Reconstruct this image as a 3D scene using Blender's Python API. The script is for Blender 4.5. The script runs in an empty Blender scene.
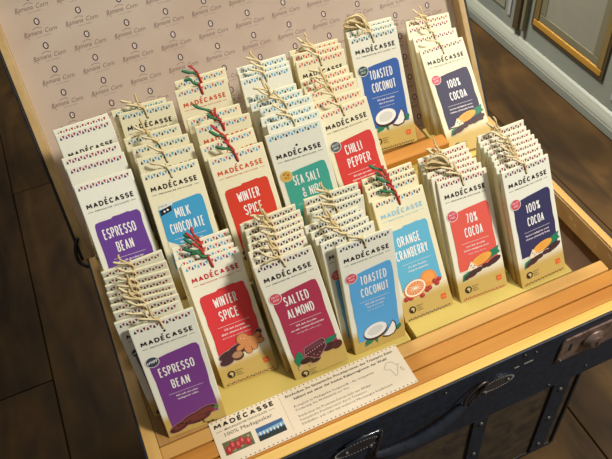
import bpy, bmesh, math, random
from mathutils import Matrix, Vector

# ------------------------------------------------------------------ basics
# all shapes are laid out in centimetres and scaled to metres on linking
CM = 0.01
scene = bpy.context.scene
COL = scene.collection

STACKS = dict(
    A=[(14.0302,-3.6523,0.0,-0.0274,0.295,0.015),(13.159,-0.249,0.0,-0.026,0.155),(13.32,2.227,0.0,-0.103,0.089),(13.296,3.787,0.0,-0.139,0.061),(13.373,5.134,0.0,-0.155,0.04),(13.375,6.229,0.0,-0.119,0.029),(13.448,7.432,0.0,-0.125,0.023),(13.565,8.608,0.0,-0.078,0.016),(13.536,9.726,0.0,0.019,0.014)],
    B=[(22.3554,-0.2127,0.0,-0.0428,0.5596,-0.0226),(21.732,1.048,0.0,-0.029,0.52),(21.757,2.609,0.0,-0.038,0.486),(22.047,3.786,0.0,-0.008,0.467)],
    C=[(31.0952,-3.1174,0.0,-0.1263,0.4148,-0.1176),(30.568,-1.536,0.0,0.072,0.384),(30.541,0.175,0.0,0.065,0.335),(30.832,1.848,0.0,0.062,0.287),(30.87,3.352,0.0,0.018,0.264),(30.964,5.673,0.0,0.025,0.175),(30.706,7.653,0.0,0.022,0.119)],
    D=[(39.5928,-3.1355,0.0,-0.0148,0.2826,0.0008),(38.622,-2.047,0.0,0.073,0.295),(38.307,-0.869,0.0,0.06,0.286),(38.259,0.237,0.0,0.058,0.29),(37.781,1.558,0.0,0.028,0.277),(38.916,4.124,0.0,-0.017,0.215),(38.879,6.024,0.0,-0.035,0.16),(39.139,7.335,0.0,-0.045,0.163)],
    E=[(47.8336,-1.6183,0.0,-0.0149,0.6257,-0.0042),(47.702,1.015,0.0,-0.001,0.523),(47.881,2.286,0.0,0.001,0.5),(48.08,3.65,0.0,0.01,0.474)],
    F=[(56.1426,-2.0737,0.0,-0.0225,0.5804,0.0264),(55.881,-0.665,0.0,-0.048,0.53),(55.815,0.46,0.0,-0.039,0.512),(55.78,1.535,0.0,-0.022,0.495),(55.944,2.649,0.0,-0.017,0.478),(56.319,3.808,0.0,0.01,0.459)],
    G=[(64.9228,-3.7157,0.0,0.0306,0.4975,-0.0029),(64.649,-2.462,0.0,0.022,0.486),(64.884,-1.246,0.0,0.016,0.466),(65.04,-0.083,0.0,0.015,0.447),(65.057,1.061,0.0,0.015,0.429),(64.899,2.286,0.0,0.004,0.41),(64.81,3.43,0.0,0.002,0.392),(65.18,4.989,0.0,0.013,0.355)],
    H=[(13.2395,12.9244,6.0,-0.0491,0.6133,-0.0058),(13.071,17.185,6.0,-0.058,0.476),(13.146,19.299,6.0,-0.027,0.452),(13.446,23.779,6.5,-0.006,0.442),(13.482,24.927,6.5,0.011,0.447)],
    I=[(21.079,10.956,6.0,-0.072,0.619),(21.406,14.509,6.0,-0.069,0.491),(21.182,17.058,6.0,-0.097,0.468),(21.045,19.52,6.0,-0.057,0.417),(21.212,24.267,6.5,-0.109,0.423),(20.721,25.394,6.5,-0.08,0.409)],
    J=[(30.0816,9.7998,6.0,-0.068,0.5675,-0.0309),(30.209,13.148,6.0,0.047,0.451),(29.809,17.431,6.0,-0.084,0.41),(29.768,19.266,6.0,-0.026,0.445),(29.814,25.42,6.5,-0.045,0.409),(30.504,27.528,6.5,-0.026,0.4)],
    K=[(38.3561,10.9083,6.0,-0.1931,0.4636,-0.1117),(38.626,12.985,6.0,-0.048,0.474),(38.25,14.813,6.0,-0.057,0.438),(38.711,17.034,6.0,-0.076,0.418),(38.097,18.683,6.0,-0.054,0.394),(37.954,20.095,6.0,-0.044,0.401),(38.717,23.411,6.5,-0.04,0.432),(38.82,24.754,6.5,-0.055,0.414),(39.27,26.146,6.5,-0.018,0.415)],
    L=[(46.4914,11.3646,6.0,-0.0323,0.5631,-0.0504),(45.546,14.264,6.0,-0.037,0.479),(46.066,16.492,6.0,-0.026,0.486),(46.224,17.892,6.0,-0.028,0.487),(46.64,19.476,6.0,0.005,0.484),(46.959,23.345,6.5,-0.047,0.437),(46.91,25.248,6.5,-0.083,0.421),(47.022,26.393,6.5,-0.062,0.403)],
    M=[(55.1822,22.6081,8.0,-0.113,0.5001,-0.03),(55.248,24.142,8.0,-0.078,0.474),(55.299,25.362,8.0,-0.087,0.457)],
    N=[(67.959,20.2674,4.0,-0.1578,0.8078,-0.0807),(67.658,23.395,4.0,-0.096,0.762),(67.507,26.222,4.0,-0.11,0.69),(67.781,27.782,4.0,-0.137,0.672)],
)
CAM = (18.881491, -48.091002, 80.015287, -0.335715, 0.734224, -0.103208, 707.952347)

def lin(c):
    return tuple(((v / 255) / 12.92 if v / 255 <= 0.04045 else ((v / 255 + 0.055) / 1.055) ** 2.4) for v in c)

MATS = {}
def mat(name, rgb, rough=0.6, metal=0.0, noise=None, bump=0.0, coat=0.0, spec=0.5):
    """plain procedural material; noise=(scale xyz, amount, second colour)"""
    if name in MATS: return MATS[name]
    m = bpy.data.materials.new(name); m.use_nodes = True
    nt = m.node_tree; b = nt.nodes['Principled BSDF']
    b.inputs['Base Color'].default_value = (*lin(rgb), 1)
    b.inputs['Roughness'].default_value = rough
    b.inputs['Metallic'].default_value = metal
    b.inputs['Specular IOR Level'].default_value = spec
    if coat: b.inputs['Coat Weight'].default_value = coat
    if noise:
        sc, c2, detail = noise
        tc = nt.nodes.new('ShaderNodeTexCoord'); mp = nt.nodes.new('ShaderNodeMapping')
        mp.inputs['Scale'].default_value = sc
        nt.links.new(tc.outputs['Object'], mp.inputs['Vector'])
        nz = nt.nodes.new('ShaderNodeTexNoise'); nz.inputs['Scale'].default_value = 1.0
        nz.inputs['Detail'].default_value = detail; nz.inputs['Distortion'].default_value = 0.6
        nt.links.new(mp.outputs['Vector'], nz.inputs['Vector'])
        cr = nt.nodes.new('ShaderNodeValToRGB')
        cr.color_ramp.elements[0].position = 0.32; cr.color_ramp.elements[0].color = (*lin(rgb), 1)
        cr.color_ramp.elements[1].position = 0.68; cr.color_ramp.elements[1].color = (*lin(c2), 1)
        nt.links.new(nz.outputs['Fac'], cr.inputs['Fac'])
        nt.links.new(cr.outputs['Color'], b.inputs['Base Color'])
        if bump:
            bp = nt.nodes.new('ShaderNodeBump'); bp.inputs['Strength'].default_value = bump
            bp.inputs['Distance'].default_value = 0.001
            nt.links.new(nz.outputs['Fac'], bp.inputs['Height']); nt.links.new(bp.outputs['Normal'], b.inputs['Normal'])
    MATS[name] = m
    return m

def ink(rgb):
    return mat('ink_%02x%02x%02x' % tuple(rgb), rgb, 0.5, spec=0.35)

def paper_mat(name, top, low):
    """bar wrapper: cream paper printed with a kraft coloured ground at its foot"""
    if name in MATS: return MATS[name]
    m = bpy.data.materials.new(name); m.use_nodes = True
    nt = m.node_tree; b = nt.nodes['Principled BSDF']; b.inputs['Roughness'].default_value = 0.5
    b.inputs['Specular IOR Level'].default_value = 0.35
    tc = nt.nodes.new('ShaderNodeTexCoord'); sp = nt.nodes.new('ShaderNodeSeparateXYZ')
    nt.links.new(tc.outputs['Object'], sp.inputs['Vector'])
    mr = nt.nodes.new('ShaderNodeMapRange'); mr.interpolation_type = 'SMOOTHSTEP'
    mr.inputs['From Min'].default_value = 0.024; mr.inputs['From Max'].default_value = 0.042
    nt.links.new(sp.outputs['Z'], mr.inputs['Value'])
    mx = nt.nodes.new('ShaderNodeMix'); mx.data_type = 'RGBA'
    mx.inputs['A'].default_value = (*lin(low), 1); mx.inputs['B'].default_value = (*lin(top), 1)
    nt.links.new(mr.outputs['Result'], mx.inputs['Factor'])
    nt.links.new(mx.outputs['Result'], b.inputs['Base Color'])
    nz = nt.nodes.new('ShaderNodeTexNoise'); nz.inputs['Scale'].default_value = 45
    nt.links.new(tc.outputs['Object'], nz.inputs['Vector'])
    bp = nt.nodes.new('ShaderNodeBump'); bp.inputs['Strength'].default_value = 0.25; bp.inputs['Distance'].default_value = 0.002
    nt.links.new(nz.outputs['Fac'], bp.inputs['Height']); nt.links.new(bp.outputs['Normal'], b.inputs['Normal'])
    MATS[name] = m
    return m

def wood_mat(name, c1, c2, axis, rough=0.5, scale=1.0, bump=0.15):
    """long grained wood; axis = direction of the grain"""
    if name in MATS: return MATS[name]
    m = bpy.data.materials.new(name); m.use_nodes = True
    nt = m.node_tree; b = nt.nodes['Principled BSDF']; b.inputs['Roughness'].default_value = rough
    tc = nt.nodes.new('ShaderNodeTexCoord'); mp = nt.nodes.new('ShaderNodeMapping')
    s = [60 * scale, 60 * scale, 60 * scale]; s['xyz'.index(axis)] = 3.0 * scale
    mp.inputs['Scale'].default_value = s
    gi = nt.nodes.new('ShaderNodeNewGeometry')
    ad = nt.nodes.new('ShaderNodeVectorMath'); ad.operation = 'ADD'
    ml = nt.nodes.new('ShaderNodeVectorMath'); ml.operation = 'SCALE'; ml.inputs['Scale'].default_value = 7.0
    cb = nt.nodes.new('ShaderNodeCombineXYZ')
    for k in ('X', 'Y', 'Z'): nt.links.new(gi.outputs['Random Per Island'], cb.inputs[k])
    nt.links.new(cb.outputs[0], ml.inputs[0])
    nt.links.new(tc.outputs['Object'], mp.inputs['Vector'])
    nt.links.new(mp.outputs[0], ad.inputs[0]); nt.links.new(ml.outputs[0], ad.inputs[1])
    nz = nt.nodes.new('ShaderNodeTexNoise'); nz.inputs['Scale'].default_value = 1.0
    nz.inputs['Detail'].default_value = 5; nz.inputs['Distortion'].default_value = 0.8
    nt.links.new(ad.outputs[0], nz.inputs['Vector'])
    cr = nt.nodes.new('ShaderNodeValToRGB')
    cr.color_ramp.elements[0].position = 0.3; cr.color_ramp.elements[0].color = (*lin(c1), 1)
    cr.color_ramp.elements[1].position = 0.7; cr.color_ramp.elements[1].color = (*lin(c2), 1)
    nt.links.new(nz.outputs['Fac'], cr.inputs['Fac'])
    # every board a touch lighter or darker than the next
    hs = nt.nodes.new('ShaderNodeHueSaturation')
    mr = nt.nodes.new('ShaderNodeMapRange'); mr.inputs['To Min'].default_value = 0.86; mr.inputs['To Max'].default_value = 1.14
    nt.links.new(gi.outputs['Random Per Island'], mr.inputs['Value'])
    nt.links.new(mr.outputs['Result'], hs.inputs['Value'])
    nt.links.new(cr.outputs['Color'], hs.inputs['Color']); nt.links.new(hs.outputs['Color'], b.inputs['Base Color'])
    bp = nt.nodes.new('ShaderNodeBump'); bp.inputs['Strength'].default_value = bump; bp.inputs['Distance'].default_value = 0.001
    nt.links.new(nz.outputs['Fac'], bp.inputs['Height']); nt.links.new(bp.outputs['Normal'], b.inputs['Normal'])
    MATS[name] = m
    return m

# ------------------------------------------------------------------ mesh builder
class MB:
    def __init__(self): self.v = []; self.f = []; self.m = []; self.mats = []; self.smooth = []
    def mi(self, m):
        if m not in self.mats: self.mats.append(m)
        return self.mats.index(m)
    def add(self, vs, fs, m, smooth=False):
        o = len(self.v); k = self.mi(m)
        self.v += [tuple(a) for a in vs]
        for f in fs: self.f.append([i + o for i in f]); self.m.append(k); self.smooth.append(smooth)
        return self
    def box(self, x0, x1, y0, y1, z0, z1, m, bev=0.0, seg=2, M=None):
        bm = bmesh.new(); bmesh.ops.create_cube(bm, size=1)
        for v in bm.verts:
            v.co = Vector((x0 + (v.co.x + .5) * (x1 - x0), y0 + (v.co.y + .5) * (y1 - y0), z0 + (v.co.z + .5) * (z1 - z0)))
        if bev: bmesh.ops.bevel(bm, geom=bm.edges[:], offset=bev, segments=seg, profile=0.5, affect='EDGES')
        return self.take(bm, m, M)
    def take(self, bm, m, M=None, smooth=False):
        bm.verts.ensure_lookup_table(); bm.verts.index_update()
        vs = [(M @ v.co) if M else v.co.copy() for v in bm.verts]
        self.add(vs, [[v.index for v in f.verts] for f in bm.faces], m, smooth); bm.free(); return self
    def tube(self, pts, r, m, n=8, ry=None, up=(0, 0, 1), smooth=True, caps=True):
        """swept ellipse: r across (side), ry along the 'up' direction"""
        pts = [Vector(a) for a in pts]; R = r if isinstance(r, (list, tuple)) else [r] * len(pts)
        RY = ry if isinstance(ry, (list, tuple)) else ([ry] * len(pts) if ry is not None else R)
        vs = []; up = Vector(up)
        for i, q in enumerate(pts):
            t = (pts[min(i + 1, len(pts) - 1)] - pts[max(i - 1, 0)]).normalized()
            s = t.cross(up)
            if s.length < 1e-4: s = t.cross(Vector((1, 0, 0)))
            s.normalize(); w = s.cross(t).normalized()
            for k in range(n):
                a = 2 * math.pi * k / n
                vs.append(q + s * math.cos(a) * R[i] + w * math.sin(a) * RY[i])
        fs = []
        for i in range(len(pts) - 1):
            for k in range(n):
                k2 = (k + 1) % n
                fs.append([i * n + k, i * n + k2, (i + 1) * n + k2, (i + 1) * n + k])
        if caps: fs += [list(range(n))[::-1], [(len(pts) - 1) * n + k for k in range(n)]]
        return self.add(vs, fs, m, smooth)
    def build(self, name, parent=None, M=None):
        me = bpy.data.meshes.new(name)
        me.from_pydata([((M @ Vector(v)) if M else Vector(v)) * CM for v in self.v], [], self.f)
        for m in self.mats: me.materials.append(m)
        me.polygons.foreach_set('material_index', self.m)
        me.polygons.foreach_set('use_smooth', self.smooth)
        me.update()
        o = bpy.data.objects.new(name, me); COL.objects.link(o)
        if parent: o.parent = parent
        return o

def tag(o, label=None, cat=None, group=None, kind=None):
    if label: o['label'] = label
    if cat: o['category'] = cat
    if group: o['group'] = group
    if kind: o['kind'] = kind
    return o
def empty(name, loc=(0, 0, 0)):
    o = bpy.data.objects.new(name, None); COL.objects.link(o)
    o.location = [v * CM for v in loc]; o.empty_display_size = 0.03
    return o

def spline(pts, n=6):
    P = [Vector(a) for a in pts]; out = []
    Q = [P[0] * 2 - P[1]] + P + [P[-1] * 2 - P[-2]]
    for i in range(1, len(Q) - 2):
        for k in range(n):
            t = k / n; a, b, c, d = Q[i - 1], Q[i], Q[i + 1], Q[i + 2]
            out.append(0.5 * ((2 * b) + (c - a) * t + (2 * a - 5 * b + 4 * c - d) * t * t + (3 * b - a - 3 * c + d) * t ** 3))
    out.append(P[-1]); return out

# ------------------------------------------------------------------ flat print (text, shapes) on a face
_TX = {}
def text_mesh(s, off=0.0, res=2, spacing=1.0):
    k = (s, off, res, spacing)
    if k not in _TX:
        cu = bpy.data.curves.new('t', 'FONT'); cu.body = s; cu.resolution_u = res; cu.offset = off; cu.space_character = spacing
        ob = bpy.data.objects.new('t', cu); me = bpy.data.meshes.new_from_object(ob)
        vs = [(v.co.x, v.co.y) for v in me.vertices]; fs = [list(f.vertices) for f in me.polygons]
        bpy.data.objects.remove(ob); bpy.data.curves.remove(cu); bpy.data.meshes.remove(me)
        x0 = min(v[0] for v in vs); x1 = max(v[0] for v in vs); caps = 0.729
        _TX[k] = ([((x - x0) / (x1 - x0), y / caps) for x, y in vs], fs, x1 - x0)
    return _TX[k]

def arc(cx, cy, rx, ry, a0, a1, n=8):
    return [(cx + rx * math.cos(math.radians(a0 + (a1 - a0) * k / n)), cy + ry * math.sin(math.radians(a0 + (a1 - a0) * k / n))) for k in range(n + 1)]
_O = ['o'] + arc(.5, .72, .5, .28, 0, 180, 8) + arc(.5, .28, .5, .28, 180, 360, 8)
_C = arc(.5, .7, .5, .3, 25, 180, 7) + arc(.5, .3, .5, .3, 180, 335, 7)
_P = [(0, 0), (0, 1), (.5, 1)] + arc(.55, .74, .45, .26, 80, -80, 6) + [(.5, .47), (0, .47)]
_E = [[(1, 1), (0, 1), (0, 0), (1, 0)], [(0, .52), (.85, .52)]]
GLYPH = {
    'A': (1.0, [[(0, 0), (.5, 1), (1, 0)], [(.2, .32), (.8, .32)]]), 'B': (.9, [_P, [(.5, .47)] + arc(.5, .24, .5, .24, 80, -80, 6) + [(.4, 0), (0, 0)]]),
    'C': (.9, [_C]), 'D': (1.0, [[(0, 0), (0, 1), (.4, 1)] + arc(.4, .5, .6, .5, 80, -80, 8) + [(.4, 0), (0, 0)]]),
    'E': (.78, _E), 'É': (.78, _E), 'G': (.95, [_C + [(1, .45), (.6, .45)]]), 'H': (.95, [[(0, 0), (0, 1)], [(1, 0), (1, 1)], [(0, .5), (1, .5)]]),
    'I': (.16, [[(.5, 0), (.5, 1)]]), 'K': (.9, [[(0, 0), (0, 1)], [(1, 1), (.05, .42)], [(.35, .6), (1, 0)]]), 'L': (.72, [[(0, 1), (0, 0), (1, 0)]]),
    'M': (1.25, [[(0, 0), (.08, 1), (.5, .25), (.92, 1), (1, 0)]]), 'N': (.95, [[(0, 0), (0, 1), (1, 0), (1, 1)]]), 'O': (.95, [_O]),
    'P': (.85, [_P]), 'R': (.9, [_P, [(.45, .47), (1, 0)]]), 'S': (.82, [arc(.5, .75, .5, .25, 20, 250, 8) + arc(.5, .25, .5, .25, 70, -160, 8)]),
    'T': (.85, [[(0, 1), (1, 1)], [(.5, 1), (.5, 0)]]), 'U': (.95, [[(0, 1), (0, .3)] + arc(.5, .28, .5, .28, 190, 350, 7) + [(1, .3), (1, 1)]]),
    'W': (1.35, [[(0, 1), (.22, 0), (.5, .8), (.78, 0), (1, 1)]]), 'Y': (.9, [[(0, 1), (.5, .45), (1, 1)], [(.5, .45), (.5, 0)]]),
    '0': (.85, [_O]), '1': (.4, [[(0, .8), (.55, 1), (.55, 0)], [(0, 0), (1, 0)]]), '7': (.8, [[(0, 1), (1, 1), (.3, 0)]]),
    '%': (.95, [[(.85, 1), (.15, 0)], ['o'] + arc(.2, .8, .2, .18, 0, 330, 7), ['o'] + arc(.8, .2, .2, .18, 0, 330, 7)]),
    '&': (1.0, [[(1, 0), (.2, .75)] + arc(.42, .82, .2, .18, 200, -30, 6) + [(.1, .4)] + arc(.4, .24, .4, .24, 150, 290, 5) + [(1, .45)]]), ' ': (.4, []),
}

class Print:
    """draws inks on a plane; P(u, v, layer) gives the 3-D point of a print coordinate"""
    def __init__(self, mb, P):
        self.mb = mb; self.cnt = {}
        def lift(u, v, l): return P(u, v, l + .11 * (self.cnt.get(l, 0) % 8))
        self.P = lift
    def step(self, l): self.cnt[l] = self.cnt.get(l, 0) + 1
    def poly(self, pts, layer, col):
        self.step(layer)
        self.mb.add([self.P(u, v, layer) for u, v in pts], [list(range(len(pts)))], ink(col))
    def ell(self, cu, cv, a, b, layer, col, rot=0, n=20, arc=(0, 360)):
        r = math.radians(rot); pts = []
        full = arc == (0, 360)
        for k in range(n if full else n + 1):
            t = math.radians(arc[0] + (arc[1] - arc[0]) * k / n); x = a * math.cos(t); y = b * math.sin(t)
            pts.append((cu + x * math.cos(r) - y * math.sin(r), cv + x * math.sin(r) + y * math.cos(r)))
        self.poly(pts, layer, col)
    def line(self, a, b, w, layer, col):
        dx, dy = b[0] - a[0], b[1] - a[1]; l = math.hypot(dx, dy); nx, ny = -dy / l * w / 2, dx / l * w / 2
        self.poly([(a[0] + nx, a[1] + ny), (b[0] + nx, b[1] + ny), (b[0] - nx, b[1] - ny), (a[0] - nx, a[1] - ny)], layer, col)
    def text(self, s, u0, u1, v, cap, layer, col, off=0.0, res=2, shear=0.0, slope=0.0, spacing=1.0):
        vs, fs, w = text_mesh(s, off, res, spacing); self.step(layer)
        self.mb.add([self.P(u0 + x * (u1 - u0) + shear * y * cap, v + y * cap + slope * x * (u1 - u0), layer) for x, y in vs], fs, ink(col))
    def tris(self, u0, u1, v, h, n, cols, layer=1):
        d = (u1 - u0) / n
        for k in range(n):
            c = cols[k % len(cols)]; a = u0 + k * d; w = d * 0.92
            if k % 2: self.poly([(a, v + h), (a + w, v + h), (a + w / 2, v + h * .1)], layer, c)
            else: self.poly([(a, v), (a + w, v), (a + w / 2, v + h * .9)], layer, c)
    def stroke(self, pts, w, layer, col, closed=False):
        """one pen stroke of even width with mitred corners"""
        P = [Vector(a) for a in pts]; n = len(P); A = []; B = []
        for i in range(n):
            d0 = (P[i] - P[i - 1]) if (i or closed) else (P[1] - P[0])
            d1 = (P[(i + 1) % n] - P[i]) if (i < n - 1 or closed) else (P[-1] - P[-2])
            d0.normalize(); d1.normalize(); n0 = Vector((-d0.y, d0.x)); n1 = Vector((-d1.y, d1.x)); m = n0 + n1
            m = n0 if m.length < .2 else m.normalized(); k = w / 2 / max(.45, m.dot(n1))
            A.append(P[i] + m * k); B.append(P[i] - m * k)
        self.step(layer)
        vs = [self.P(q.x, q.y, layer) for q in A + B]
        fs = [[i, (i + 1) % n, n + (i + 1) % n, n + i] for i in range(n if closed else n - 1)]
        self.mb.add(vs, fs, ink(col))
    def letters(self, s, u0, u1, v, cap, w, layer, col, gap=.28):
        """hand drawn capitals, fitted between u0 and u1"""
        adv = [GLYPH[c][0] for c in s]; tot = sum(adv) + gap * (len(s) - 1); k = (u1 - u0) / tot; x = u0
        for c, a in zip(s, adv):
            gw = a * k
            for st in GLYPH[c][1]:
                cl = st[0] == 'o'; q = st[1:] if cl else st
                q = [(x + w / 2 + px * (gw - w), v + w / 2 + py * (cap - w)) for px, py in q]
                runs = [[q[0]]]
                for i in range(1, len(q)):                      # a sharp turn starts a new stroke
                    runs[-1].append(q[i])
                    if not cl and i < len(q) - 1:
                        d0 = Vector((q[i][0] - q[i - 1][0], q[i][1] - q[i - 1][1])).normalized(); d1 = Vector((q[i + 1][0] - q[i][0], q[i + 1][1] - q[i][1])).normalized()
                        if d0.dot(d1) < -.15: runs.append([q[i]])
                for rn in runs: self.stroke(rn, w, layer, col, cl)
            if c == 'É': self.stroke([(x + gw * .4, v + cap * 1.16), (x + gw * .8, v + cap * 1.42)], w * .9, layer, col)
            x += gw + gap * k
    def africa(self, cu, cv, s, layer, col, line=None):
        A = [(-.50, .62), (-.30, .86), (.05, .90), (.18, .78), (.42, .76), (.58, .42), (.66, .22), (.95, .22), (.62, -.20), (.50, -.45), (.36, -.80), (.12, -1.0), (-.02, -.92), (-.10, -.50), (-.18, -.12), (-.30, .02), (-.62, .04), (-.80, .30)]
        pts = [(cu + x * s, cv + y * s) for x, y in A]
        if line:
            for i in range(len(pts)): self.line(pts[i], pts[(i + 1) % len(pts)], line, layer, col)
        else: self.poly(pts, layer, col)

# ------------------------------------------------------------------ the chocolate bars
W, L, T = 7.4, 17.32, 1.0
WHITE = (238, 236, 232); DARK = (38, 32, 34); BROWN = (62, 34, 30); GREEN = (38, 122, 88); KRAFT = (198, 168, 92)
CREAM = (232, 228, 208); IVORY = (230, 229, 212); YELLOWISH = (230, 222, 188)

def art(pr, kind, y):
    """the fruit and chocolate drawing at the foot of the coloured block; y = its lower edge"""
    E, P_ = pr.ell, pr.poly
    if kind == 'espresso':
        for cu, cv, a, b, r in ((1.7, .55, 1.35, .62, 18), (3.4, 1.1, 1.5, .7, 14), (5.2, 1.5, 1.5, .72, 10), (4.2, .7, 1.5, .5, 5)):
            E(cu, y + cv, a + .07, b + .07, 4, (170, 130, 130), r); E(cu, y + cv, a, b, 5, (88, 38, 38), r); E(cu - .1, y + cv + .12, a * .7, b * .55, 6, (112, 56, 52), r)
        for k in range(22):
            E(.6 + k * .26 + .1 * math.sin(k * 3), y + .15 + .7 * math.sin(k * .22) + .14 * math.cos(k * 5), .15, .1, 6, (32, 22, 24), 40 * math.sin(k))
        P_([(6.1, y + 1.5), (6.7, y + 1.9), (7.0, y + 1.6), (6.5, y + 1.35)], 7, (70, 130, 60)); E(6.0, y + 1.35, .3, .2, 7, (150, 30, 40))
    elif kind == 'winter':
        D = (70, 44, 48)
        for cu, cv, a, b, r in ((1.75, 1.35, 1.1, .52, 10), (3.9, 1.55, 1.0, .5, 12), (1.55, .55, .95, .5, 8), (3.3, 1.9, 1.3, .4, 10), (6.5, 2.9, .42, .38, 0)):
            E(cu, y + cv, a + .08, b + .08, 4, (170, 140, 140), r); E(cu, y + cv, a, b, 5, D, r)
        E(3.1, y + .75, .78, .6, 5, (92, 58, 48)); E(3.05, y + .95, .68, .46, 6, (176, 134, 96))
        G = (206, 138, 84); GE = (226, 170, 120)
        for cu, cv, a, b, r in ((4.3, 2.75, .78, .72, 0), (5.1, 2.1, 1.05, .72, -18), (6.35, 1.75, .55, .34, -10), (6.1, 2.5, .6, .34, 35), (4.6, 1.15, .42, .62, 20), (3.75, 1.75, .62, .34, 20), (5.5, 1.3, .4, .5, -20)):
            E(cu, y + cv, a + .08, b + .08, 7, (120, 72, 44), r)
            E(cu, y + cv, a, b, 8, G, r)
        E(4.1, y + 2.85, .06, .06, 9, WHITE); E(4.5, y + 2.75, .06, .06, 9, WHITE); E(5.1, y + 2.1, .07, .07, 9, GE)
    elif kind == 'almond':
        for sx, pts in ((1, [(1.0, .8), (.7, 1.9), (1.5, 3.0), (2.0, 2.6), (1.9, 1.4)]), (1, [(5.0, 2.6), (5.6, 3.3), (7.0, 3.4), (6.8, 2.9), (5.8, 2.4)])):
            P_([(a, y + b) for a, b in pts], 6, GREEN)
        for cu, cv, a, b, r, c in ((2.3, 1.3, .95, .45, 5, BROWN), (1.3, .55, .42, .34, 30, (200, 168, 120)), (2.9, .5, .6, .3, 10, (190, 150, 104)), (5.6, 2.0, .95, .55, 10, (70, 34, 34)), (6.6, 1.9, .75, .6, 20, (84, 40, 38)), (3.4, .85, .7, .3, 10, BROWN)):
            E(cu, y + cv, a, b, 7, c, r)
        P_([(2.1, y + 2.0), (2.4, y + 3.2), (5.0, y + 3.7), (5.3, y + 3.4), (5.3, y + 2.3), (3.9, y + .9)], 8, (168, 120, 128))
        P_([(2.2, y + 2.05), (2.5, y + 3.1), (5.0, y + 3.6), (5.2, y + 3.35), (5.2, y + 2.35), (3.85, y + 1.0)], 9, (84, 36, 46))
        P_([(2.45, y + 2.5), (2.6, y + 3.0), (4.95, y + 3.45), (5.05, y + 3.0)], 10, (112, 58, 70))
        for k in range(9): E(2.4 + k * .33, y + 2.15 + k * .09, .07, .07, 11, (222, 190, 180))
        for k in range(5): E(3.0 + k * .4, y + 1.5 + (k % 2) * .3, .08, .06, 11, (206, 160, 120))
    elif kind == 'coconut':
        for pts in ([(1.7, .9), (2.5, 1.5), (3.2, 1.0), (2.5, .4), (1.6, .2)], [(2.9, .9), (3.5, 1.2), (3.4, .1)], [(6.0, 1.6), (6.9, 1.9), (7.0, 1.4), (6.4, .9)]):
            P_([(a, y + b) for a, b in pts], 5, GREEN)
        E(3.3, y + 2.1, 1.75, 1.3, 6, (66, 42, 36), 8); E(3.3, y + 2.3, 1.66, 1.12, 7, WHITE, 8); E(3.3, y + 2.3, 1.1, .7, 8, (214, 214, 208), 8)
        P_([(4.15, y + .75), (4.9, y + 1.4), (5.9, y + 2.9), (6.25, y + 2.3), (6.3, y + 1.3), (5.9, y + .6), (5.0, y + .4)], 9, (66, 42, 36))
        P_([(4.3, y + .9), (5.0, y + 1.5), (5.85, y + 2.75), (6.1, y + 2.2), (6.12, y + 1.35), (5.75, y + .75), (5.0, y + .62)], 10, WHITE)
    elif kind == 'orange':
        E(4.9, y + 1.9, 1.25, 1.15, 5, (228, 142, 66)); E(4.9, y + 2.1, .9, .75, 6, (236, 156, 80))
        for cu, cv in ((5.9, .8), (6.3, 1.25), (5.6, 1.2), (4.3, .4), (4.7, .55), (4.0, .75), (1.0, .15), (1.7, .1), (1.4, .3), (3.4, -.1)):
            E(cu, y + cv, .36, .33, 7, (168, 52, 48)); E(cu + .08, y + cv + .08, .12, .1, 8, (196, 92, 84))
        E(2.65, y + 1.2, 1.72, 1.2, 8, (222, 128, 66), 8); E(2.65, y + 1.25, 1.6, 1.08, 9, (244, 232, 208), 8); E(2.65, y + 1.25, 1.35, .88, 10, (220, 128, 72), 8)
        for k in range(8):
            a = math.pi * k / 8 + .1
            pr.line((2.65 - 1.35 * math.cos(a), y + 1.25 - .88 * math.sin(a)), (2.65 + 1.35 * math.cos(a), y + 1.25 + .88 * math.sin(a)), .07, 11, (240, 214, 176))
        E(2.65, y + 1.25, .18, .13, 12, WHITE)
    elif kind == 'cocoa':
        for pts in ([(.9, .0), (1.2, .9), (2.1, 1.2), (3.2, 1.3), (2.4, .6), (1.6, .1)], [(5.2, 1.9), (5.7, 3.1), (7.2, 3.5), (6.95, 2.95), (7.25, 2.5), (6.3, 2.2)]):
            P_([(a, y + b) for a, b in pts], 6, GREEN)
        for cu, cv, a, b, r in ((2.6, .75, .95, .45, 20), (3.6, 1.0, .6, .35, 10), (4.6, 1.25, .5, .33, 10), (6.1, 1.55, 1.15, .42, 18), (1.7, .45, .6, .3, 25), (5.2, 1.2, .5, .3, 0)):
            E(cu, y + cv, a, b, 7, (74, 44, 44), r)
        E(4.2, y + 2.3, 1.75, .68, 8, (180, 110, 44), 14); E(4.2, y + 2.34, 1.7, .62, 9, (240, 172, 74), 14)
        for dy in (-.3, .02, .34):
            P_([(2.8, y + 2.0 + dy * .6), (4.2, y + 2.36 + dy), (5.7, y + 2.66 + dy * .6), (4.2, y + 2.26 + dy)], 10, (206, 130, 48))
        P_([(1.0, y + 1.3), (1.9, y + 1.5), (2.6, y + 2.5), (3.1, y + 1.9), (3.5, y + 1.4), (2.4, y + 1.2)], 11, (236, 218, 190))
        for a, b in ((2.5, 1.9), (2.75, 1.55), (3.05, 1.75)): E(a, y + b, .09, .09, 12, DARK)
    elif kind == 'nibs':
        for cu, cv, a, b in ((2.0, 1.2, 1.0, .6), (3.6, 1.6, 1.2, .7), (5.3, 1.4, 1.0, .6)):
            E(cu, y + cv, a, b, 6, BROWN, 12)
        for k in range(14): E(1 + k * .4, y + .4 + .3 * math.sin(k * 2.1), .14, .1, 7, WHITE if k % 2 else DARK)
    elif kind == 'chilli':
        P_([(1.2, y + .6), (2.4, y + 1.9), (4.6, y + 2.4), (6.2, y + 2.2), (4.8, y + 1.6), (2.8, y + 1.1)], 6, (190, 40, 36))
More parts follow.
